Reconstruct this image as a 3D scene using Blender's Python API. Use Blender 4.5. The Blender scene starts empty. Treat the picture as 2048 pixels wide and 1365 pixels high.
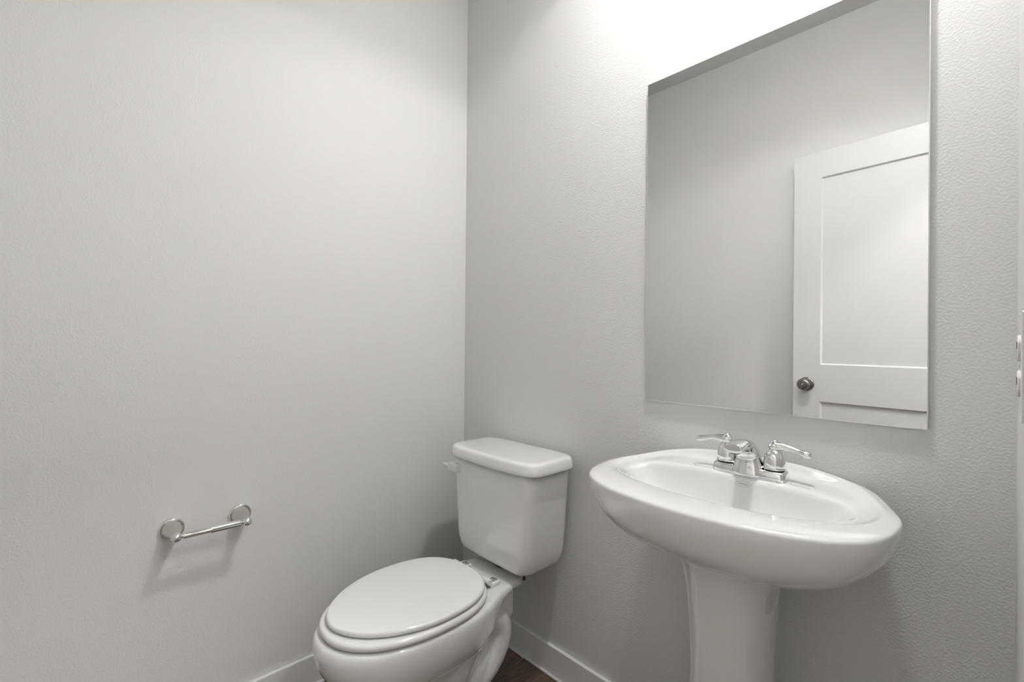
import bpy, bmesh, math, random
from math import pi, sin, cos, radians
from mathutils import Vector, Matrix

scene = bpy.context.scene

# ------------------------------------------------------------------ camera
CAM = Vector((1.57086, -1.21069, 1.13941))
F = Vector((-0.72647, 0.68719, 0.001748))
R = Vector((0.687178, 0.726432, 0.009071))
U = Vector((-0.004964, -0.007791, 0.999957))
cam_data = bpy.data.cameras.new('camera')
cam = bpy.data.objects.new('camera', cam_data)
scene.collection.objects.link(cam)
cam.matrix_world = Matrix(((R.x, U.x, -F.x, CAM.x), (R.y, U.y, -F.y, CAM.y), (R.z, U.z, -F.z, CAM.z), (0, 0, 0, 1)))
cam_data.sensor_width = 36.0
cam_data.lens = 16.3706
cam_data.clip_start = 0.005
scene.camera = cam

# ------------------------------------------------------------------ world, exposure
world = bpy.data.worlds.new('world')
scene.world = world
world.use_nodes = True
world.node_tree.nodes['Background'].inputs[0].default_value = (0.9, 0.95, 1.0, 1)
world.node_tree.nodes['Background'].inputs[1].default_value = 0.3
vs = scene.view_settings
vs.view_transform = 'Standard'
vs.look = 'None'
vs.gamma = 1.0
vs.use_curve_mapping = False
vs.exposure = 0.13
BULB_W = 1950.0      # emission strength of each bulb in the unseen ceiling light over the sink
SHADE_W = 15.0        # frosted glass shade, lit from inside
HALL_W = 140.0       # hall ceiling light
SHADE_Z = -0.117     # mouth of the drum shade below the ceiling

# ------------------------------------------------------------------ dimensions
XW = 1.587           # right wall (doorway wall)
DW = 1.45            # depth of the room
ZC = 2.70            # ceiling
T = 0.115            # wall thickness
DOOR_Y0, DOOR_Y1, DOOR_Z = -1.345, -0.625, 2.06

# ------------------------------------------------------------------ materials
def new_mat(name):
    m = bpy.data.materials.new(name)
    m.use_nodes = True
    return m, m.node_tree, m.node_tree.nodes['Principled BSDF']

def simple(name, col, rough=0.5, metal=0.0, coat=0.0, spec=0.5):
    m, nt, b = new_mat(name)
    b.inputs['Base Color'].default_value = (*col, 1)
    b.inputs['Roughness'].default_value = rough
    b.inputs['Metallic'].default_value = metal
    b.inputs['Coat Weight'].default_value = coat
    b.inputs['Specular IOR Level'].default_value = spec
    return m

def textured_paint(name, col, scale=210, dist=0.0007, strength=0.34, rough=0.55):
    m, nt, b = new_mat(name)
    b.inputs['Base Color'].default_value = (*col, 1)
    b.inputs['Roughness'].default_value = rough
    b.inputs['Specular IOR Level'].default_value = 0.35
    tc = nt.nodes.new('ShaderNodeTexCoord')
    n = nt.nodes.new('ShaderNodeTexNoise')
    n.inputs['Scale'].default_value = scale
    n.inputs['Detail'].default_value = 3.0
    n.inputs['Roughness'].default_value = 0.5
    cr = nt.nodes.new('ShaderNodeValToRGB')
    cr.color_ramp.elements[0].position = 0.38
    cr.color_ramp.elements[1].position = 0.66
    bp = nt.nodes.new('ShaderNodeBump')
    bp.inputs['Strength'].default_value = strength
    bp.inputs['Distance'].default_value = dist
    nt.links.new(tc.outputs['Object'], n.inputs['Vector'])
    nt.links.new(n.outputs['Fac'], cr.inputs['Fac'])
    nt.links.new(cr.outputs['Color'], bp.inputs['Height'])
    nt.links.new(bp.outputs['Normal'], b.inputs['Normal'])
    return m

def emissive(name, col, strength):
    m, nt, b = new_mat(name)
    b.inputs['Base Color'].default_value = (*col, 1)
    b.inputs['Emission Color'].default_value = (*col, 1)
    b.inputs['Emission Strength'].default_value = strength
    return m

M_WALL = textured_paint('wall_paint', (0.695, 0.689, 0.675))
M_HALLWALL = textured_paint('hall_paint', (0.80, 0.795, 0.78))
M_CEIL = textured_paint('ceiling_paint', (0.69, 0.685, 0.67), scale=90)
M_TRIM = simple('trim_paint', (0.76, 0.757, 0.745), 0.35)
M_CAULK = simple('caulk', (0.74, 0.73, 0.71), 0.5)
M_CHINA = simple('white_china', (0.80, 0.797, 0.784), 0.03, coat=1.0)
M_CHINA.node_tree.nodes['Principled BSDF'].inputs['IOR'].default_value = 1.6
M_SEAT = simple('white_seat_plastic', (0.80, 0.795, 0.78), 0.14)
M_CHROME = simple('chrome', (0.80, 0.80, 0.79), 0.06, metal=1.0)
M_NICKEL = simple('satin_nickel', (0.62, 0.61, 0.59), 0.22, metal=1.0)
M_LEVER = simple('polished_lever', (0.88, 0.88, 0.87), 0.28, metal=0.85)
M_DKNICKEL = simple('dark_nickel', (0.25, 0.24, 0.22), 0.28, metal=1.0)
M_BLACK = simple('black_rubber', (0.012, 0.012, 0.012), 0.6)
M_MIRROR = simple('mirror_silver', (0.85, 0.85, 0.84), 0.0, metal=1.0)
M_GLASSEDGE = simple('mirror_edge', (0.86, 0.87, 0.865), 0.22, metal=0.35)
M_DOOR = simple('door_paint', (0.70, 0.697, 0.687), 0.32)
M_PLASTIC = simple('white_plastic', (0.80, 0.79, 0.77), 0.22)
M_INK = simple('grey_ink', (0.22, 0.21, 0.20), 0.3)
M_INK2 = simple('pale_grey_ink', (0.36, 0.35, 0.335), 0.3)
M_STICKERLINE = simple('sticker_print', (0.52, 0.515, 0.50), 0.3)
M_BULB = emissive('lit_bulb', (1.0, 0.995, 0.985), BULB_W)
M_SHADE = emissive('lit_frosted_glass', (1.0, 0.995, 0.985), SHADE_W)
M_HALL = emissive('lit_hall_diffuser', (1.0, 0.99, 0.97), HALL_W)

def wood_floor():
    m, nt, b = new_mat('dark_plank_floor')
    L = nt.links.new
    tc = nt.nodes.new('ShaderNodeTexCoord')
    mp = nt.nodes.new('ShaderNodeMapping')
    mp.inputs['Rotation'].default_value = (0, 0, radians(90))
    mp.inputs['Location'].default_value = (0.35, 0.457, 0)
    br = nt.nodes.new('ShaderNodeTexBrick')
    br.inputs['Scale'].default_value = 1.0
    br.inputs['Brick Width'].default_value = 1.2
    br.inputs['Row Height'].default_value = 0.18
    br.inputs['Mortar Size'].default_value = 0.0022
    br.inputs['Mortar Smooth'].default_value = 0.3
    br.inputs['Color1'].default_value = (0.098, 0.066, 0.047, 1)
    br.inputs['Color2'].default_value = (0.150, 0.108, 0.084, 1)
    br.inputs['Mortar'].default_value = (0.24, 0.18, 0.145, 1)
    L(tc.outputs['Object'], mp.inputs['Vector']); L(mp.outputs['Vector'], br.inputs['Vector'])
    mp2 = nt.nodes.new('ShaderNodeMapping')
    mp2.inputs['Scale'].default_value = (95, 6, 1)
    L(tc.outputs['Object'], mp2.inputs['Vector'])
    n = nt.nodes.new('ShaderNodeTexNoise')
    n.inputs['Scale'].default_value = 1.0
    n.inputs['Detail'].default_value = 6
    n.inputs['Distortion'].default_value = 2.6
    L(mp2.outputs['Vector'], n.inputs['Vector'])
    cr = nt.nodes.new('ShaderNodeValToRGB')
    cr.color_ramp.elements[0].position = 0.32
    cr.color_ramp.elements[0].color = (0.38, 0.35, 0.34, 1)
    cr.color_ramp.elements[1].position = 0.72
    cr.color_ramp.elements[1].color = (1.7, 1.65, 1.6, 1)
    L(n.outputs['Fac'], cr.inputs['Fac'])
    mx = nt.nodes.new('ShaderNodeMix')
    mx.data_type = 'RGBA'; mx.blend_type = 'MULTIPLY'
    mx.inputs[0].default_value = 1.0
    L(br.outputs['Color'], mx.inputs[6]); L(cr.outputs['Color'], mx.inputs[7])
    L(mx.outputs[2], b.inputs['Base Color'])
    b.inputs['Roughness'].default_value = 0.42
    bp = nt.nodes.new('ShaderNodeBump')
    bp.inputs['Strength'].default_value = 0.25
    bp.inputs['Distance'].default_value = 0.001
    L(n.outputs['Fac'], bp.inputs['Height']); L(bp.outputs['Normal'], b.inputs['Normal'])
    return m
M_FLOOR = wood_floor()

# ------------------------------------------------------------------ mesh helpers
def link(name, bm, mats, parent=None, smooth=True):
    me = bpy.data.meshes.new(name)
    bmesh.ops.recalc_face_normals(bm, faces=bm.faces)
    bm.to_mesh(me); bm.free()
    if not isinstance(mats, (list, tuple)):
        mats = [mats]
    for m in mats:
        me.materials.append(m)
    for p in me.polygons:
        p.use_smooth = smooth
    o = bpy.data.objects.new(name, me)
    scene.collection.objects.link(o)
    if parent:
        o.parent = parent
    return o

def autosmooth(o, deg=35):
    """smooth shading with sharp edges where faces meet at more than deg"""
    me = o.data
    bm = bmesh.new(); bm.from_mesh(me)
    for e in bm.edges:
        if len(e.link_faces) == 2:
            e.smooth = e.calc_face_angle(0) < radians(deg)
    bm.to_mesh(me); bm.free()
    return o

def subsurf(o, n=2):
    md = o.modifiers.new('subdivision', 'SUBSURF')
    md.levels = n; md.render_levels = n
    return o

def bevel(o, w, seg=3, ang=30):
    md = o.modifiers.new('bevel', 'BEVEL')
    md.width = w; md.segments = seg; md.limit_method = 'ANGLE'; md.angle_limit = radians(ang)
    return o

def box(bm, x0, x1, y0, y1, z0, z1, M=None, mi=0):
    v = [bm.verts.new((x, y, z)) for x in (x0, x1) for y in (y0, y1) for z in (z0, z1)]
    if M is not None:
        for q in v:
            q.co = M @ q.co
    for f in ((0, 1, 3, 2), (4, 6, 7, 5), (0, 4, 5, 1), (2, 3, 7, 6), (0, 2, 6, 4), (1, 5, 7, 3)):
        fc = bm.faces.new([v[i] for i in f]); fc.material_index = mi
    return v

def loft(bm, rings, cap0=True, cap1=True, M=None):
    n = len(rings[0])
    rows = []
    for r in rings:
        rows.append([bm.verts.new(M @ Vector(p) if M is not None else Vector(p)) for p in r])
    for a, b in zip(rows, rows[1:]):
        for i in range(n):
            j = (i + 1) % n
            bm.faces.new((a[i], a[j], b[j], b[i]))
    if cap0:
        bm.faces.new(rows[0][::-1])
    if cap1:
        bm.faces.new(rows[-1])
    return rows

def lathe(bm, prof, M=None, n=40):
    """profile (r, z) turned about z"""
    rings = [[(max(r, 1e-5) * cos(2 * pi * i / n), max(r, 1e-5) * sin(2 * pi * i / n), z) for i in range(n)] for r, z in prof]
    loft(bm, rings, True, True, M)

def catmull(pts, n, closed=False):
    pts = [Vector(p) for p in pts]
    out = []
    m = len(pts)
    segs = m if closed else m - 1
    for i in range(segs):
        if closed:
            p0, p1, p2, p3 = pts[(i - 1) % m], pts[i], pts[(i + 1) % m], pts[(i + 2) % m]
        else:
            p0, p1, p2, p3 = pts[max(i - 1, 0)], pts[i], pts[i + 1], pts[min(i + 2, m - 1)]
        for k in range(n):
            t = k / n
            out.append(0.5 * ((2 * p1) + (p2 - p0) * t + (2 * p0 - 5 * p1 + 4 * p2 - p3) * t * t + (3 * p1 - p0 - 3 * p2 + p3) * t ** 3))
    if not closed:
        out.append(pts[-1].copy())
    return out

def tube(bm, path, radii, n=20, flat=1.0, up=Vector((0, 0, 1)), M=None, caps=True):
    """tube along path; flat scales the section along its second axis"""
    path = [Vector(p) for p in path]
    rings = []
    for i, p in enumerate(path):
        t = (path[min(i + 1, len(path) - 1)] - path[max(i - 1, 0)]).normalized()
        a = t.cross(up)
        if a.length < 1e-4:
            a = t.cross(Vector((1, 0, 0)))
        a.normalize(); b = a.cross(t).normalized()
        r = radii[i] if isinstance(radii, (list, tuple)) else radii
        fl = flat[i] if isinstance(flat, (list, tuple)) else flat
        rings.append([p + a * (r * cos(2 * pi * k / n)) + b * (r * fl * sin(2 * pi * k / n)) for k in range(n)])
    loft(bm, rings, caps, caps, M)

def lerp_list(vals, m):
    """resample a list of numbers to m samples"""
    out = []
    for i in range(m):
        t = i / (m - 1) * (len(vals) - 1)
        k = min(int(t), len(vals) - 2)
        out.append(vals[k] + (vals[k + 1] - vals[k]) * (t - k))
    return out

def thing(name, label, cat, loc=(0, 0, 0), group=None):
    o = bpy.data.objects.new(name, None)
    o.empty_display_size = 0.05
    o.location = loc
    scene.collection.objects.link(o)
    o['label'] = label; o['category'] = cat
    if group:
        o['group'] = group
    return o

def struct(o, label=None, cat=None):
    o['kind'] = 'structure'
    if label:
        o['label'] = label
    if cat:
        o['category'] = cat
    return o

def rel(o, parent):
    """parent o keeping the world place of its vertices (parents only carry a translation)"""
    o.parent = parent
    o.matrix_parent_inverse = Matrix.Translation(parent.matrix_basis.translation).inverted()
    return o

# ------------------------------------------------------------------ room shell
HX1, HY0, HY1 = 2.75, -2.1, 0.25       # hall beyond the doorway
def slab(name, boxes, mat, label, cat):
    bm = bmesh.new()
    for b in boxes:
        box(bm, *b)
    return struct(link(name, bm, mat, smooth=False), label, cat)

slab('floor', [(-T, HX1 + T, HY0 - T, HY1 + T, -0.05, 0.0)], M_FLOOR, 'dark brown wood plank floor seen in the corner beside the toilet', 'floor')
slab('ceiling', [(-T, HX1 + T, HY0 - T, HY1 + T, ZC, ZC + 0.05)], M_CEIL, 'flat pale ceiling, its edge reflected along the mirror top', 'ceiling')
slab('wall_left', [(-T, 0, -DW - T, T, 0, ZC)], M_WALL, 'pale grey textured wall that carries the toilet paper holder', 'wall')
slab('wall_back', [(0, XW, 0, T, 0, ZC)], M_WALL, 'pale grey textured wall behind the toilet, sink and mirror', 'wall')
slab('wall_front', [(0, XW, -DW - T, -DW, 0, ZC)], M_WALL, 'grey wall opposite the mirror, seen only in the reflection', 'wall')
slab('wall_right', [(XW, XW + T, DOOR_Y1, T, 0, ZC), (XW, XW + T, -DW - T, DOOR_Y0, 0, ZC), (XW, XW + T, DOOR_Y0, DOOR_Y1, DOOR_Z, ZC)],
     M_WALL, 'narrow strip of wall with the outlet at the right edge', 'wall')
slab('wall_hall_far', [(HX1, HX1 + T, HY0 - T, HY1 + T, 0, ZC)], M_HALLWALL, 'hall wall facing the doorway behind the camera', 'wall')
slab('wall_hall_near', [(XW + T, HX1, HY1, HY1 + T, 0, ZC)], M_HALLWALL, 'hall end wall beyond the mirror side', 'wall')
slab('wall_hall_end', [(XW + T, HX1, HY0 - T, HY0, 0, ZC)], M_HALLWALL, 'hall end wall beyond the door side', 'wall')

BB = 0.100
def baseboard(name, x0, x1, y0, y1, label):
    bm = bmesh.new()
    box(bm, x0, x1, y0, y1, 0.0005, BB)
    o = bevel(link(name, bm, M_TRIM, smooth=False), 0.0015, 2)
    return struct(o, label, 'baseboard')
baseboard('baseboard_back', 0.013, XW, -0.013, 0, 'painted baseboard under the sink and behind the toilet')
baseboard('baseboard_left', 0, 0.013, -DW, 0, 'painted baseboard along the paper holder wall')
baseboard('baseboard_front', 0.013, XW, -DW, -DW + 0.013, 'painted baseboard along the wall behind the open door')
def bead(name, pts, label):
    bm = bmesh.new()
    path = [Vector(p) for p in pts]
    tube(bm, path, 0.0045, 8)
    return struct(link(name, bm, M_CAULK), label, 'trim')
rnd = random.Random(3)
pb = [(0.016 + 1.56 * i / 60, -0.0155 - rnd.random() * 0.0012, 0.0035) for i in range(61)]
bm = bmesh.new()
tube(bm, pb, 0.0052, 8)
for (x, y, z, r) in ((0.383, -0.020, 0.006, 0.007), (0.390, -0.015, 0.012, 0.005), (0.380, -0.016, 0.016, 0.003)):   # dab of caulk left on the bead
    bmesh.ops.create_icosphere(bm, subdivisions=2, radius=r, matrix=Matrix.Translation((x, y, z)))
struct(link('trim_1', bm, M_CAULK), 'white caulk bead along the back baseboard with one lumpy dab', 'trim')
bead('trim_2', [(0.0155, -0.018 - 1.42 * i / 50, 0.0035) for i in range(51)], 'white caulk bead along the baseboard below the paper holder')

# ------------------------------------------------------------------ mirror
MX0, MX1, MZ0, MZ1, MT = 0.861, 1.4706, 0.9755, 1.8838, 0.011
bm = bmesh.new()
vv = box(bm, MX0, MX1, -MT, -0.0008, MZ0, MZ1)
bm.faces.ensure_lookup_table()
for f in bm.faces:
    f.material_index = 0 if abs(f.normal.y) > 0.9 and f.calc_center_median().y < -0.004 else 1
bmesh.ops.recalc_face_normals(bm, faces=bm.faces)
for f in bm.faces:
    f.material_index = 0 if f.calc_center_median().y < -0.0105 else 1
mir = link('wall_mirror', bm, [M_MIRROR, M_GLASSEDGE], smooth=False)
bv = bevel(mir, 0.0018, 2); bv.modifiers[0].material = 1
mir['label'] = 'frameless rectangular mirror with polished edges above the pedestal sink'
mir['category'] = 'mirror'

# ------------------------------------------------------------------ toilet
TX = 0.404
toilet = thing('toilet', 'white two-piece toilet with closed elongated lid in the room corner', 'toilet', (TX, -0.40, 0))

def sup_ring(cx, cy, a, bf, bb, z, nf=2.2, nb=2.6, n=72, dome=None):
    """egg outline: half width a, reach bf to the front (-y) and bb to the back"""
    out = []
    for i in range(n):
        t = 2 * pi * i / n
        c, s = cos(t), sin(t)
        e = 2 / (nf if s < 0 else nb)
        x = a * math.copysign(abs(c) ** e, c)
        y = (bf if s < 0 else bb) * math.copysign(abs(s) ** e, s)
        out.append((cx + x, cy + y, z))
    return out

# bowl, foot, rear column and trapway grown together into one china body
bm = bmesh.new()
rings = []
for z, a, tip, back, nb in ((0.0, .108, -.575, -.215, 4), (0.012, .110, -.580, -.212, 4), (0.030, .104, -.572, -.22, 4), (0.045, .078, -.555, -.245, 4),
                            (0.111, .068, -.555, -.25, 4), (0.171, .074, -.575, -.25, 3.5), (0.216, .100, -.630, -.25, 3), (0.243, .138, -.690, -.26, 3),
                            (0.266, .163, -.728, -.27, 3), (0.296, .176, -.750, -.275, 3), (0.326, .182, -.762, -.28, 3), (0.356, .184, -.766, -.285, 3),
                            (0.376, .183, -.762, -.29, 3), (0.383, .178, -.756, -.295, 3)):
    cy = -0.47
    rings.append(sup_ring(TX, cy, a, -(tip - cy), back - cy, z, 2.15, nb))
loft(bm, rings)
# deck under the tank, flaring into the bowl
deck = []
for y, hw, z0 in ((-.148, .098, 0.365), (-.152, .110, 0.364), (-.165, .115, 0.363), (-.20, .117, 0.361), (-.25, .126, 0.351), (-.285, .142, 0.326), (-.32, .160, 0.301), (-.38, .174, 0.281)):
    zt = 0.383
    r = 0.012
    deck.append([(TX - hw, y, z0), (TX + hw, y, z0), (TX + hw, y, zt - r), (TX + hw - r * .3, y, zt - r * .3), (TX + hw - r, y, zt), (TX - hw + r, y, zt), (TX - hw + r * .3, y, zt - r * .3), (TX - hw, y, zt - r)])
loft(bm, deck)
box(bm, TX - .085, TX + .085, -.30, -.165, 0.26, .37)
for s in (-1, 1):
    pth = catmull([(TX + s * .030, -.42, .09), (TX + s * .048, -.375, .155), (TX + s * .057, -.325, .245), (TX + s * .057, -.262, .286), (TX + s * .057, -.216, .240), (TX + s * .057, -.228, .180), (TX + s * .057, -.272, .132), (TX + s * .055, -.335, .095), (TX + s * .045, -.385, .04)], 8)
    tube(bm, pth, 0.048, 20, up=Vector((1, 0, 0)))
bowl = link('bowl', bm, M_CHINA)
rm = bowl.modifiers.new('remesh', 'REMESH'); rm.mode = 'VOXEL'; rm.voxel_size = 0.0045; rm.use_smooth_shade = True
sm = bowl.modifiers.new('smooth', 'SMOOTH'); sm.factor = 0.5; sm.iterations = 20
rel(bowl, toilet)

def rslab(name, outline, z0, z1, r, mat, parent, dome=0.0, steps=5):
    """slab with rounded rims; outline(inset, z) gives a ring"""
    rings = []
    for k in range(steps + 1):
        t = (pi / 2) * k / steps
        rings.append(outline(r * (1 - sin(t)), z0 + r * (1 - cos(t))))
    for k in range(steps + 1):
        t = (pi / 2) * k / steps
        rings.append(outline(r * (1 - cos(t)), z1 - r * (1 - sin(t))))
    if dome:
        for ins, dz in ((.03, .5), (.06, .8), (.10, .95), (.14, 1.0)):
            rings.append(outline(r + ins, z1 + dome * dz))
    bm = bmesh.new()
    loft(bm, rings)
    return rel(link(name, bm, mat), parent)

seat_o = lambda ins, z: sup_ring(TX + .003, -.494, .178 - ins, .255 - ins, .2165 - ins, z, 2.12, 2.5, 96)
seat = rslab('seat', seat_o, 0.3862, 0.4065, 0.0095, M_SEAT, toilet)
lid_o = lambda ins, z: sup_ring(TX, -.491, .175 - ins, .2425 - ins, .2065 - ins, z, 1.88, 2.5, 96)
lid = rslab('lid', lid_o, 0.4092, 0.4255, 0.0078, M_SEAT, toilet, dome=0.004)
for i in range(4):   # little rubber feet under the seat
    sx = (-1, 1)[i % 2]
    bm = bmesh.new()
    lathe(bm, [(0.007, 0.3825), (0.007, 0.3885)], Matrix.Translation((TX + sx * (.118 if i < 2 else .10), -.62 if i < 2 else -.36, 0)), 16)
    rel(link('bumper', bm, M_SEAT), toilet)
for s in (-1, 1):
    bm = bmesh.new()
    box(bm, TX + s * .072 - .020, TX + s * .072 + .020, -.272, -.232, .3825, .3960)
    hb = rel(link('hinge', bm, M_SEAT, smooth=False), toilet)
    bevel(hb, .0025, 2)
    bm = bmesh.new()
    lathe(bm, [(0.0, -.024), (.0085, -.024), (.0095, -.022), (.0095, .022), (.0085, .024), (0, .024)], Matrix.Translation((TX + s * .068, -.276, .4025)) @ Matrix.Rotation(pi / 2, 4, 'Y'), 24)
    o = rel(link('hinge_barrel', bm, M_SEAT), toilet); autosmooth(o)
    bm = bmesh.new()
    # bolt recess: open wedge beneath the hinge cap
    z = .3962
    a = TX + s * .072
    vs_ = [bm.verts.new(p) for p in ((a - .013, -.258, z), (a + .013, -.258, z), (a + .013, -.236, z), (a - .013, -.236, z), (a, -.247, z + .0018))]
    for q in ((0, 1, 4), (1, 2, 4), (2, 3, 4), (3, 0, 4)):
        bm.faces.new([vs_[k] for k in q])
    bm.faces.new([vs_[k] for k in (3, 2, 1, 0)])
    o = rel(link('hinge_cap', bm, M_CHROME, smooth=False), toilet); o['label'] = 'shiny wedge cap on the hinge'

def srect(cx, hw, y0, y1, z, n=5.0, bow=0.0, N=80):
    cy, hd = (y0 + y1) / 2, (y1 - y0) / 2
    out = []
    for i in range(N):
        t = 2 * pi * (i + .5) / N
        c, s = cos(t), sin(t)
        e = 2 / n
        x = hw * math.copysign(abs(c) ** e, c)
        y = hd * math.copysign(abs(s) ** e, s)
        if y < 0:
            y -= bow * (1 - (x / hw) ** 2)
        out.append((cx + x, cy + y, z))
    return out

def rrect(cx, hw, y0, y1, z, r, bow=0.0, nc=10, ns=14):
    """rounded rectangle, straight sides, front (-y) slightly bowed"""
    pts = []
    cs = [(hw - r, y1 - r, 0), (-hw + r, y1 - r, 90), (-hw + r, y0 + r, 180), (hw - r, y0 + r, 270)]
    for k, (x, y, a0) in enumerate(cs):
        for i in range(nc + 1):
            a = radians(a0 + 90 * i / nc)
            pts.append((x + r * cos(a), y + r * sin(a)))
        x2, y2, b0 = cs[(k + 1) % 4]
        p, q = pts[-1], (x2 + r * cos(radians(b0)), y2 + r * sin(radians(b0)))
        for i in range(1, ns):
            t = i / ns
            pts.append((p[0] + (q[0] - p[0]) * t, p[1] + (q[1] - p[1]) * t))
    ym = (y0 + y1) / 2
    return [(cx + x, y - (bow * (1 - (x / hw) ** 2) if y < ym else 0), z) for x, y in pts]

TKX = 0.406
bm = bmesh.new()
rings = [rrect(TKX, hw, yf, yb, z, r, bow) for z, hw, yf, yb, r, bow in (
    (.4060, .100, -.160, -.060, .03, 0), (.4065, .128, -.180, -.045, .035, .001), (.4085, .146, -.192, -.034, .04, .002), (.4140, .159, -.201, -.026, .042, .002),
    (.4240, .169, -.2075, -.020, .042, .003), (.438, .176, -.2105, -.018, .042, .003), (.455, .1805, -.2120, -.017, .041, .003), (.480, .1835, -.2130, -.0165, .040, .003), (.560, .1890, -.2145, -.016, .039, .003), (.650, .1945, -.216, -.016, .038, .003), (.735, .1995, -.2175, -.016, .037, .003))]
loft(bm, rings)
tank = rel(link('tank', bm, M_CHINA), toilet)
bm = bmesh.new()
rings = [srect(TKX + .001, hw, yf, yb, z, n, .010) for z, hw, yf, yb, n in (
    (.7355, .200, -.215, -.020, 6), (.7352, .216, -.226, -.011, 6), (.7362, .2195, -.2295, -.0090, 6), (.7385, .2205, -.2305, -.0085, 6), (.748, .2190, -.2295, -.0090, 6), (.757, .2172, -.2280, -.0095, 6), (.764, .2155, -.2265, -.0103, 6),
    (.7688, .2130, -.2243, -.0122, 6), (.7718, .2090, -.2205, -.0155, 5.8), (.7733, .2030, -.2150, -.0205, 5.5), (.7738, .190, -.204, -.029, 5), (.7743, .16, -.18, -.05, 4.5), (.7745, .09, -.14, -.09, 4))]
loft(bm, rings)
rel(link('tank_lid', bm, M_CHINA), toilet)
# flush lever
bm = bmesh.new()
box(bm, .216, .266, -.240, -.2125, .682, .711)
fl = rel(link('flush_lever', bm, M_LEVER, smooth=False), toilet); bevel(fl, .004, 3); fl['label'] = 'chrome flush lever'
bm = bmesh.new()
pth = catmull([(.236, -.230, .698), (.216, -.232, .699), (.198, -.234, .700), (.186, -.235, .701)], 6)
tube(bm, pth, lerp_list([.0085, .0080, .0068, .0040], len(pth)), 16, flat=.75)
o = link('lever_arm', bm, M_LEVER, fl)
# tank bolts with black rubber washers
for x, y in ((TKX + .138, -.178), (TKX - .11, -.10)):
    bm = bmesh.new()
    lathe(bm, [(0, .3945), (.0040, .3945), (.0052, .3965), (.0052, .4015), (.0040, .4050), (0, .4050)], Matrix.Translation((x, y, 0)), 20)
    o = rel(link('tank_bolt', bm, M_BLACK), toilet); o['label'] = 'black rubber tank bolt washer'
bm = bmesh.new()
lathe(bm, [(0, .381), (.045, .381), (.047, .386), (.045, .4075), (0, .4075)], Matrix.Translation((TKX, -.12, 0)), 32)
rel(link('tank_gasket', bm, M_BLACK), toilet)

# ------------------------------------------------------------------ pedestal sink
SX = 1.153
sink = thing('pedestal_sink', 'wide white pedestal sink with glossy oval basin below the mirror', 'sink', (SX, -0.17, 0))

def loop(ctrl, n=8):
    """ctrl: half outline back centre -> front centre as (dx, y, z); mirrored to a closed smooth ring"""
    right = [Vector((SX + d, y, z)) for d, y, z in ctrl]
    left = [Vector((SX - d, y, z)) for d, y, z in ctrl[1:-1]][::-1]
    return catmull(right + left, n, True)

EDGE = [(0, -.006, .862), (.12, -.006, .858), (.222, -.014, .842), (.273, -.085, .831), (.300, -.178, .828), (.270, -.300, .827), (.172, -.370, .827), (0, -.396, .827)]
def shrink(k, z, ymid=-.19, yk=None):
    yk = k if yk is None else yk
    return [(d * k, ymid + (y - ymid) * yk, z) for d, y, _ in EDGE]
def off(dd, dyf, zz):
    """EDGE pulled inwards by dd at the sides and dyf at the front, z from zz list"""
    o = []
    for (d, y, z), zn in zip(EDGE, zz):
        o.append((d - dd * min(1, d / .2), y + dyf * max(0, min(1, (-.17 - y) / .2)), zn))
    return o
edge_under = [(d * 1.0, y, z - .006) for d, y, z in EDGE]
side1 = [(d * 1.0, y, min(z - .020, .815)) for d, y, z in EDGE]
crest = [(0, -.020, .873), (.12, -.021, .868), (.205, -.034, .851), (.256, -.100, .840), (.271, -.175, .837), (.241, -.245, .836), (.146, -.297, .836), (0, -.315, .836)]
tray = [(0, -.031, .853), (.12, -.032, .851), (.196, -.046, .843), (.246, -.107, .834), (.260, -.177, .831), (.232, -.238, .831), (.140, -.290, .832), (0, -.308, .832)]
deckr = [(0, -.041, .846), (.12, -.042, .845), (.188, -.057, .840), (.237, -.114, .832), (.251, -.178, .829), (.226, -.234, .829), (.136, -.286, .830), (0, -.304, .830)]
lip0 = [(0, -.112, .844), (.12, -.113, .842), (.195, -.121, .837), (.228, -.145, .830), (.236, -.182, .827), (.210, -.229, .827), (.130, -.281, .828), (0, -.299, .828)]
lip1 = [(0, -.119, .8405), (.12, -.120, .8385), (.192, -.1285, .8325), (.221, -.150, .8255), (.2285, -.183, .8225), (.204, -.227, .8225), (.127, -.2785, .8235), (0, -.2965, .8235)]
rings = [loop(shrink(.33, .691)), loop(shrink(.42, .692)), loop(shrink(.54, .696)), loop(shrink(.66, .705)), loop(shrink(.77, .719)), loop(shrink(.86, .737)),
         loop(shrink(.935, .763)), loop(shrink(.98, .791)), loop(side1), loop(edge_under), loop(EDGE),
         loop([(d * .991, y + (.003 if y < -.2 else (0 if y < -.08 else -.001)), z + .0035) for d, y, z in EDGE]),
         loop([(d * .972, y + (.009 if y < -.2 else (0 if y < -.08 else -.004)), z + .0055) for d, y, z in EDGE]),
         loop([(d * .93, y + (.024 if y < -.2 else (0 if y < -.08 else -.007)), z + .0080) for d, y, z in EDGE]),
         loop(crest), loop(tray), loop(deckr), loop(lip0), loop(lip1)]
def basin(k, z):
    ym = -.225
    return loop([(d * k, ym + (y - ym) * k, z + (zz - .82) * k * .5) for d, y, zz in lip1])
rings += [basin(.97, .812), basin(.90, .788), basin(.80, .765), basin(.64, .745), basin(.42, .730), basin(.2, .724), basin(.08, .722)]
bm = bmesh.new()
loft(bm, rings)
basin_o = rel(link('basin', bm, M_CHINA), sink)
subsurf(basin_o, 1)
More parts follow.
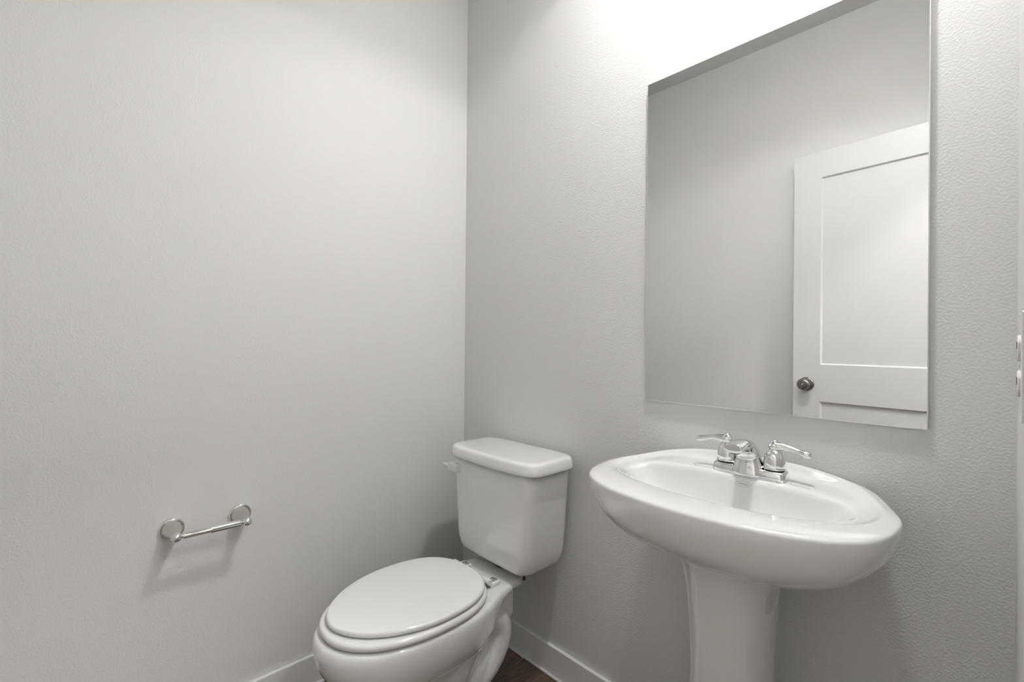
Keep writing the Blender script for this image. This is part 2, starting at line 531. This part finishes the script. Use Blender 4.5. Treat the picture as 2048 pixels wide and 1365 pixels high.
# pedestal column
bm = bmesh.new()
rings = []
for z, a, bf, bb in ((0, .118, .125, .10), (.012, .120, .127, .10), (.03, .116, .122, .10), (.06, .104, .108, .095), (.12, .092, .095, .09), (.22, .084, .085, .085), (.33, .0795, .079, .082), (.44, .0785, .077, .08), (.52, .081, .080, .08), (.59, .086, .087, .082), (.64, .092, .096, .084), (.675, .100, .106, .088), (.700, .108, .114, .09)):
    rings.append(sup_ring(SX + .013, -.170, a, bf, bb, z, 2.3, 3.2, 64))
loft(bm, rings)
ped = rel(link('pedestal', bm, M_CHINA), sink)
# soap ridges each side of the tap
def deck_z(x, y):
    """height of the deck between the ridge foot and the basin lip"""
    d = abs(x - SX)
    def at(r, d):
        for (d0, y0, z0), (d1, y1, z1) in zip(r, r[1:]):
            if d <= d1:
                t = (d - d0) / (d1 - d0)
                return y0 + (y1 - y0) * t, z0 + (z1 - z0) * t
        return r[3][1], r[3][2]
    (ya, za), (yb, zb) = at(deckr, d), at(lip0, d)
    t = max(0, min(1, (y - ya) / (yb - ya)))
    return za + (zb - za) * t
for s in (-1, 1):
    for k, (x0, x1) in enumerate(((.084, .130), (.086, .122))):
        bm = bmesh.new()
        y = -.088 - .011 * k
        pts = []
        for i in range(9):
            d = x0 + (x1 - x0) * i / 8
            pts.append((1.174 + s * d, y - .10 * (d - x0), deck_z(1.174 + s * d, y - .10 * (d - x0)) + .0002))
        tube(bm, pts, [.0008] + [.0017] * 7 + [.0008], 10)
        rel(link('soap_ridge', bm, M_CHINA), sink)
# drain
bm = bmesh.new()
lathe(bm, [(0, .7215), (.026, .7215), (.030, .7245), (.028, .7265), (.020, .7255), (.019, .7235), (0, .7235)], Matrix.Translation((SX, -.225, 0)), 40)
o = rel(link('drain', bm, M_CHROME), sink); o['label'] = 'chrome drain flange'

def text_mesh(body, size, M, mat, name, parent, extrude=0.0002):
    cu = bpy.data.curves.new(name, 'FONT')
    cu.body = body; cu.size = size; cu.align_x = 'CENTER'; cu.align_y = 'CENTER'; cu.extrude = extrude
    tmp = bpy.data.objects.new(name, cu)
    scene.collection.objects.link(tmp)
    dg = bpy.context.evaluated_depsgraph_get()
    me = bpy.data.meshes.new_from_object(tmp.evaluated_get(dg))
    bpy.data.objects.remove(tmp)
    me.transform(M)
    me.materials.clear(); me.materials.append(mat)
    o = bpy.data.objects.new(name, me)
    scene.collection.objects.link(o)
    return rel(o, parent) if parent else o

def frame(origin, right, normal):
    n = Vector(normal).normalized(); r = Vector(right).normalized()
    u = n.cross(r).normalized(); r = u.cross(n).normalized()
    return Matrix(((r.x, u.x, n.x, origin[0]), (r.y, u.y, n.y, origin[1]), (r.z, u.z, n.z, origin[2]), (0, 0, 0, 1)))

# oval maker's mark printed on the back slope of the basin
LOGO_M = frame((1.178, -.1325, .8305), (1, 0, 0), (0, -.93, .40))
bm = bmesh.new()
N = 56
for k in range(N):
    a0, a1 = 2 * pi * k / N, 2 * pi * (k + 1) / N
    p = [bm.verts.new(LOGO_M @ Vector((rx * cos(a), ry * sin(a), z))) for a in (a0, a1) for (rx, ry, z) in ((.0150, .0056, .0006), (.0157, .0062, .0006))]
    bm.faces.new((p[0], p[1], p[3], p[2]))
bmesh.ops.remove_doubles(bm, verts=bm.verts, dist=1e-6)
mark = rel(link('maker_mark', bm, M_INK2, smooth=False), sink); mark['label'] = 'small grey oval mark printed below the tap'
t = text_mesh('Vortens', .0066, LOGO_M @ Matrix.Translation((-.0006, 0, .0006)), M_INK, 'mark_lettering', None, .00005)
t.parent = mark
# clear approval sticker on the right side of the pedestal
bm = bmesh.new()
def on_ped(ang, z, r):
    a = lerp_ped(z)
    return Vector((SX + .013 + (a + r) * cos(ang), -.170 - (a + r) * sin(ang), z))
def lerp_ped(z):
    tab = ((.52, .081), (.59, .087), (.64, .094), (.675, .103))
    for (z0, a0), (z1, a1) in zip(tab, tab[1:]):
        if z <= z1:
            return a0 + (a1 - a0) * (z - z0) / (z1 - z0)
    return .1
def strip(bm, pts, w=.0007, r=.0030):
    """thin line on the pedestal skin through (angle, z) points"""
    for (a0, z0), (a1, z1) in zip(pts, pts[1:]):
        d = Vector((a1 - a0, (z1 - z0) / .085)); d.normalize()
        n = Vector((-d.y, d.x))
        q = [on_ped(a + s * n.x * w / .085, z + s * n.y * w, r) for a, z, s in ((a0, z0, -1), (a1, z1, -1), (a1, z1, 1), (a0, z0, 1))]
        bm.faces.new([bm.verts.new(p) for p in q])
A0, A1, S0, S1 = .16, .44, .604, .648
strip(bm, [(A0, S1), (A1, S1 - .004), (A1, S0), (A0, S0 + .002), (A0, S1)])
strip(bm, [(A0 + .03, S1 - .006), (A1 - .04, S1 - .009)])
strip(bm, [(A0 + .03, S0 + .008), (A1 - .04, S0 + .006)])
strip(bm, [(.22, .638), (.32, .634), (.25, .629), (.34, .626), (.23, .622), (.32, .617), (.26, .614)], .0009)
o = rel(link('approval_sticker', bm, M_STICKERLINE, smooth=False), sink); o['label'] = 'small clear sticker with a zigzag printed mark'

# ------------------------------------------------------------------ tap
FX, FY, FZ = 1.174, -.086, .8435
tap = thing('faucet', 'chrome two-handle faucet on the sink deck under the mirror', 'faucet', (FX, FY, FZ))
def L2W(p):        # local: x right, y towards the user, z up
    return Vector((p[0], -p[1], p[2]))
bm = bmesh.new()
def rr(hw, hd, z, n=4.5, cy=0.0):
    return [(x, y - cy, zz) for x, y, zz in srect(0, hw, -hd, hd, z, n, 0, 72)]
loft(bm, [rr(.0785, .0275, -.004), rr(.0785, .0275, .004), rr(.0770, .0262, .0145), rr(.0745, .0240, .0185), rr(.069, .0195, .0200), rr(.04, .008, .0203)])
esc = link('escutcheon', bm, M_CHROME, tap); autosmooth(esc, 50)
for s in (-1, 1):
    bm = bmesh.new()
    hx = s * .0508
    lathe(bm, [(.0, .0195), (.0205, .0195), (.0205, .0225), (0, .0225)], Matrix.Translation((hx, 0, 0)), 40)
    g = link('gap_ring', bm, M_BLACK, tap); autosmooth(g); g['label'] = 'dark gap ring'
    bm = bmesh.new()
    prof = catmull([(0, 0, .0225), (.0214, 0, .0225), (.0217, 0, .0255), (.0214, 0, .038), (.0196, 0, .049), (.0160, 0, .0575), (.0120, 0, .0625), (.0105, 0, .0640)], 5)
    lathe(bm, [(p.x, p.z) for p in prof] + [(0, .0645)], Matrix.Translation((hx, 0, 0)), 48)
    hub = link('handle_hub', bm, M_CHROME, tap); autosmooth(hub, 45)
    bm = bmesh.new()
    zc = .0715
    prof = [(.0125 * sin(pi * k / 14), zc - .0125 * cos(pi * k / 14)) for k in range(15)]
    lathe(bm, prof[:12] + [(.0068, zc + .0112), (.0070, zc + .0126), (.0052, zc + .0142), (.0025, zc + .0148), (0, zc + .0149)], Matrix.Translation((hx, 0, 0)), 40)
    back = -.004
    pth = catmull([(hx + s * .004, 0, zc), (hx + s * .018, 0, zc + .001), (hx + s * .032, back * .3, zc + .0005), (hx + s * .048, back * .5, zc - .0035), (hx + s * .060, back, zc - .0065), (hx + s * .068, back, zc - .0075), (hx + s * .0715, back, zc - .0072)], 6)
    m = len(pth)
    tube(bm, pth, lerp_list([.0108, .0092, .0075, .0082, .0092, .0085, .0045], m), 24, flat=lerp_list([1, .92, .8, .75, .8, .8, .75], m))
    h = link('lever_handle', bm, M_CHROME, tap); autosmooth(h, 50)
# spout: flared skirt that sweeps up and forward to a hanging nose
def sec(c, d, hu, hv, n=32, ex=2.6):
    d = Vector((0, d[0], d[1])).normalized()
    u = Vector((1, 0, 0)); v = d.cross(u).normalized()
    out = []
    for k in range(n):
        t = 2 * pi * k / n
        cc, ss = cos(t), sin(t)
        e = 2 / ex
        out.append(L2W(Vector((0, c[0], c[1])) + u * hu * math.copysign(abs(cc) ** e, cc) + v * hv * math.copysign(abs(ss) ** e, ss)))
    return out
key = [  # centre (y, z), direction (y, z), half width, half depth
    ((.004, -.003), (0, 1), .0375, .0345), ((.004, .008), (0, 1), .0360, .0330), ((.0045, .020), (.03, 1), .0325, .0295), ((.0065, .037), (.15, 1), .0262, .0240),
    ((.0120, .053), (.5, 1), .0228, .0205), ((.0245, .0665), (1, .75), .0208, .0168), ((.0430, .0730), (1, .18), .0195, .0135), ((.0660, .0740), (1, -.02), .0192, .0118),
    ((.0870, .0728), (1, -.06), .0190, .0108), ((.0965, .0722), (1, -.06), .0190, .0105), ((.0985, .0721), (1, -.06), .0182, .0098), ((.0990, .0721), (1, -.06), .0150, .0072)]
bm = bmesh.new()
loft(bm, [sec(*k) for k in key])
sp = link('spout', bm, M_CHROME, tap); subsurf(sp, 2)
bm = bmesh.new()
lathe(bm, [(0, 0), (.0095, 0), (.0100, .002), (.0100, .010), (0, .010)], Matrix.Translation(L2W((0, .0860, .0602))), 32)
o = link('aerator', bm, M_BLACK, tap); autosmooth(o); o['label'] = 'dark aerator under the spout nose'
bm = bmesh.new()
lathe(bm, [(0, 0), (.0052, 0), (.0054, .0016), (.0040, .0026), (0, .0028)], frame(L2W((.012, .0325, .020)), (1, 0, 0), (0, -1, .10)), 28)
o = link('spout_button', bm, M_CHROME, tap); autosmooth(o); o['label'] = 'small round button on the spout front'
bm = bmesh.new()
lathe(bm, [(.0022, .0), (.0022, .052), (.0050, .055), (.0054, .059), (.0040, .063), (0, .064)], Matrix.Translation(L2W((0, -.021, .004))), 24)
link('lift_rod', bm, M_CHROME, tap)

# ------------------------------------------------------------------ toilet paper holder
PZ = .617
holder = thing('toilet_paper_holder', 'empty chrome toilet paper holder with spring roller on the left wall', 'paper holder', (0, -.9235, PZ))
PY = (-1.0065, -.8405)
for k, y in enumerate(PY):
    dy = y + .9235
    M = Matrix.Translation((0, dy, 0)) @ Matrix.Rotation(pi / 2, 4, 'Y')
    bm = bmesh.new()
    prof = catmull([(.0275, 0, .0005), (.0300, 0, .0020), (.0302, 0, .0050), (.0280, 0, .0085), (.0262, 0, .0080), (.0255, 0, .0090)], 4)
    lathe(bm, [(0, .0005)] + [(p.x, p.z) for p in prof] + [(0, .008)], M, 48)
    r = link('wall_ring', bm, M_CHROME, holder); autosmooth(r, 50)
    bm = bmesh.new()
    prof = catmull([(.0254, 0, .0070), (.0235, 0, .0130), (.0200, 0, .0240), (.0160, 0, .0380), (.0125, 0, .0540), (.0108, 0, .0720)], 5)
    lathe(bm, [(0, .007)] + [(p.x, p.z) for p in prof] + [(0, .073)], M, 40)
    link('post', bm, M_NICKEL, holder)
    bm = bmesh.new()
    lathe(bm, [(.0132 * sin(pi * i / 16), .0132 * -cos(pi * i / 16)) for i in range(17)], Matrix.Translation((.080, dy, 0)), 32)
    link('ball_end', bm, M_CHROME, holder)
MR = Matrix.Translation((.080, 0, 0)) @ Matrix.Rotation(-pi / 2, 4, 'X')
bm = bmesh.new()
lathe(bm, [(0, -.074), (.0035, -.074), (.0050, -.0705), (.0070, -.0695), (.0080, -.0675), (.0080, .002), (0, .002)], MR, 32)
o = link('roller_rod', bm, M_CHROME, holder); autosmooth(o, 50)
bm = bmesh.new()
lathe(bm, [(0, -.006), (.0102, -.006), (.0105, -.004), (.0100, -.002), (.0100, .064), (.0085, .068), (.005, .070), (0, .072)], MR, 32)
o = link('roller_sleeve', bm, M_CHROME, holder); autosmooth(o, 50)

# ------------------------------------------------------------------ outlet at the right edge
out = thing('wall_outlet', 'white duplex outlet cover on the narrow wall at the right edge', 'outlet', (XW, -.455, 1.118))
bm = bmesh.new()
box(bm, -.004, -.0003, -.0365, .0365, -.059, .059)
o = link('cover_plate', bm, M_PLASTIC, out, smooth=False); bevel(o, .0022, 3)
for s in (-1, 1):
    bm = bmesh.new()
    ring = lambda x, k: [(x, .0165 * k * (max(-.92, min(.92, cos(2 * pi * i / 40)))), s * .0195 + .0145 * k * sin(2 * pi * i / 40)) for i in range(40)]
    loft(bm, [ring(-.0035, 1), ring(-.0058, 1), ring(-.0064, .95)])
    o = link('receptacle', bm, M_PLASTIC, out); autosmooth(o, 40)
    bm = bmesh.new()
    for dy in (-.0063, .0063):
        box(bm, -.0068, -.0060, dy - .0011, dy + .0011, s * .0195 - .001, s * .0195 + .007)
    link('slot', bm, M_BLACK, o, smooth=False)
bm = bmesh.new()
lathe(bm, [(0, 0), (.0035, 0), (.0030, .0012), (0, .0016)], Matrix.Translation((-.0038, 0, 0)) @ Matrix.Rotation(-pi / 2, 4, 'Y'), 20)
link('screw', bm, M_PLASTIC, out)

# ------------------------------------------------------------------ door, open against the wall opposite the mirror
HINGE = Vector((XW - .012, -1.318, 0))
DOOR_W, DOOR_T, DOOR_H = .711, .035, 2.032
door_ang = radians(5.0)
bm = bmesh.new()
S_, top_r, lock0, lock1, bot = .115, 1.922, .873, 1.046, .22
def dbox(x0, x1, z0, z1, y0=-DOOR_T / 2, y1=DOOR_T / 2):
    box(bm, x0, x1, y0, y1, z0, z1)
z0, z1 = .012, .012 + DOOR_H
dbox(0, S_, z0, z1); dbox(DOOR_W - S_, DOOR_W, z0, z1)
dbox(S_, DOOR_W - S_, top_r, z1); dbox(S_, DOOR_W - S_, lock0, lock1); dbox(S_, DOOR_W - S_, z0, bot)
dbox(S_, DOOR_W - S_, bot, lock0, -.0085, .0085); dbox(S_, DOOR_W - S_, lock1, top_r, -.0085, .0085)
# slim sloped sticking round both panels on both faces
for sy in (-1, 1):
    for (a, b) in ((bot, lock0), (lock1, top_r)):
        w = .006
        yo, yi = sy * DOOR_T / 2 * .98, sy * .0087
        o4 = [bm.verts.new(p) for p in ((S_, yo, a), (DOOR_W - S_, yo, a), (DOOR_W - S_, yo, b), (S_, yo, b))]
        i4 = [bm.verts.new(p) for p in ((S_ + w, yi, a + w), (DOOR_W - S_ - w, yi, a + w), (DOOR_W - S_ - w, yi, b - w), (S_ + w, yi, b - w))]
        for k in range(4):
            bm.faces.new((o4[k], o4[(k + 1) % 4], i4[(k + 1) % 4], i4[k]))
# local x runs from the hinge to the free edge
door = link('door_1', bm, M_DOOR, smooth=False)
door.location = HINGE
door.rotation_euler = (0, 0, pi + door_ang)
struct(door, 'white two-panel door standing open, seen in the mirror', 'door')
for s in (-1, 1):
    bm = bmesh.new()
    M = Matrix.Translation((DOOR_W - .060, s * DOOR_T / 2, .952)) @ Matrix.Rotation(-s * pi / 2, 4, 'X')
    prof = catmull([(.0325, 0, 0), (.0325, 0, .003), (.029, 0, .0085), (.019, 0, .012), (.0125, 0, .018), (.0125, 0, .026), (.019, 0, .032), (.0265, 0, .040), (.0270, 0, .050), (.0225, 0, .058), (.0150, 0, .0615), (.0095, 0, .0618)], 4)
    sc = .9 if s < 0 else .62
    lathe(bm, [(0, 0)] + [(p.x, p.z * sc) for p in prof] + [(.0090, .0595 * sc), (.0, .0595 * sc)], M, 40)
    k = link('door_knob', bm, M_DKNICKEL, door); autosmooth(k, 50); k['label'] = 'dark nickel door knob'
    bm = bmesh.new()
    lathe(bm, [(0, .058 * sc), (.0048, .058 * sc), (.0052, .0625 * sc), (.0035, .064 * sc), (0, .064 * sc)], M, 24)
    link('lock_button', bm, M_NICKEL, k)
for zz in (.25, 1.05, 1.85):
    bm = bmesh.new()
    lathe(bm, [(0, -.045), (.006, -.045), (.006, .045), (0, .045)], Matrix.Translation((-.004, -DOOR_T / 2 - .004, zz)), 20)
    o = link('hinge', bm, M_NICKEL, door); autosmooth(o)

# ------------------------------------------------------------------ lamps
lamp = thing('ceiling_light', 'drum-shaded ceiling light with three bulbs over the sink, beyond the frame', 'ceiling lamp', (1.168, -.32, ZC))
bm = bmesh.new()
lathe(bm, [(0, -.0005), (.085, -.0005), (.085, -.012), (.07, -.022), (0, -.024)], None, 48)
o = link('canopy', bm, M_NICKEL, lamp); autosmooth(o)
bm = bmesh.new()
n = 56
outer = [(.020, -.025), (.128, -.026), (.138, -.032), (.140, -.042), (.140, SHADE_Z)]
inner = [(.137, SHADE_Z), (.137, -.044), (.134, -.036), (.126, -.030), (.020, -.029)]
rows = [[bm.verts.new((r * cos(2 * pi * i / n), r * sin(2 * pi * i / n), z)) for i in range(n)] for r, z in outer + inner]
for p, q in zip(rows, rows[1:] + rows[:1]):
    for i in range(n):
        bm.faces.new((p[i], p[(i + 1) % n], q[(i + 1) % n], q[i]))
o = link('drum_shade', bm, M_SHADE, lamp); autosmooth(o)
for k in range(3):
    an = radians(90 + 120 * k)
    x, y = .024 * cos(an), .024 * sin(an)
    bm = bmesh.new()
    lathe(bm, [(0, -.0625), (.0135, -.0625), (.0135, -.0630), (.010, -.0645), (0, -.0650)], Matrix.Translation((x, y, 0)), 28)
    link('bulb', bm, M_BULB, lamp)
    bm = bmesh.new()
    lathe(bm, [(0, -.055), (.0130, -.055), (.0138, -.0642), (.0152, -.0642), (.0160, -.022), (0, -.022)], Matrix.Translation((x, y, 0)), 20)
    link('socket', bm, M_PLASTIC, lamp)

hall_lamp = thing('ceiling_light', 'round ceiling light in the hall beyond the doorway', 'ceiling lamp', (2.40, -.56, ZC))
bm = bmesh.new()
lathe(bm, [(0, -.0005), (.17, -.0005), (.175, -.012), (.165, -.022), (0, -.022)], None, 48)
o = link('rim', bm, M_PLASTIC, hall_lamp); autosmooth(o)
bm = bmesh.new()
lathe(bm, [(0, -.0215), (.150, -.0215), (.145, -.036), (.12, -.046), (.06, -.052), (0, -.053)], None, 48)
link('diffuser', bm, M_HALL, hall_lamp)
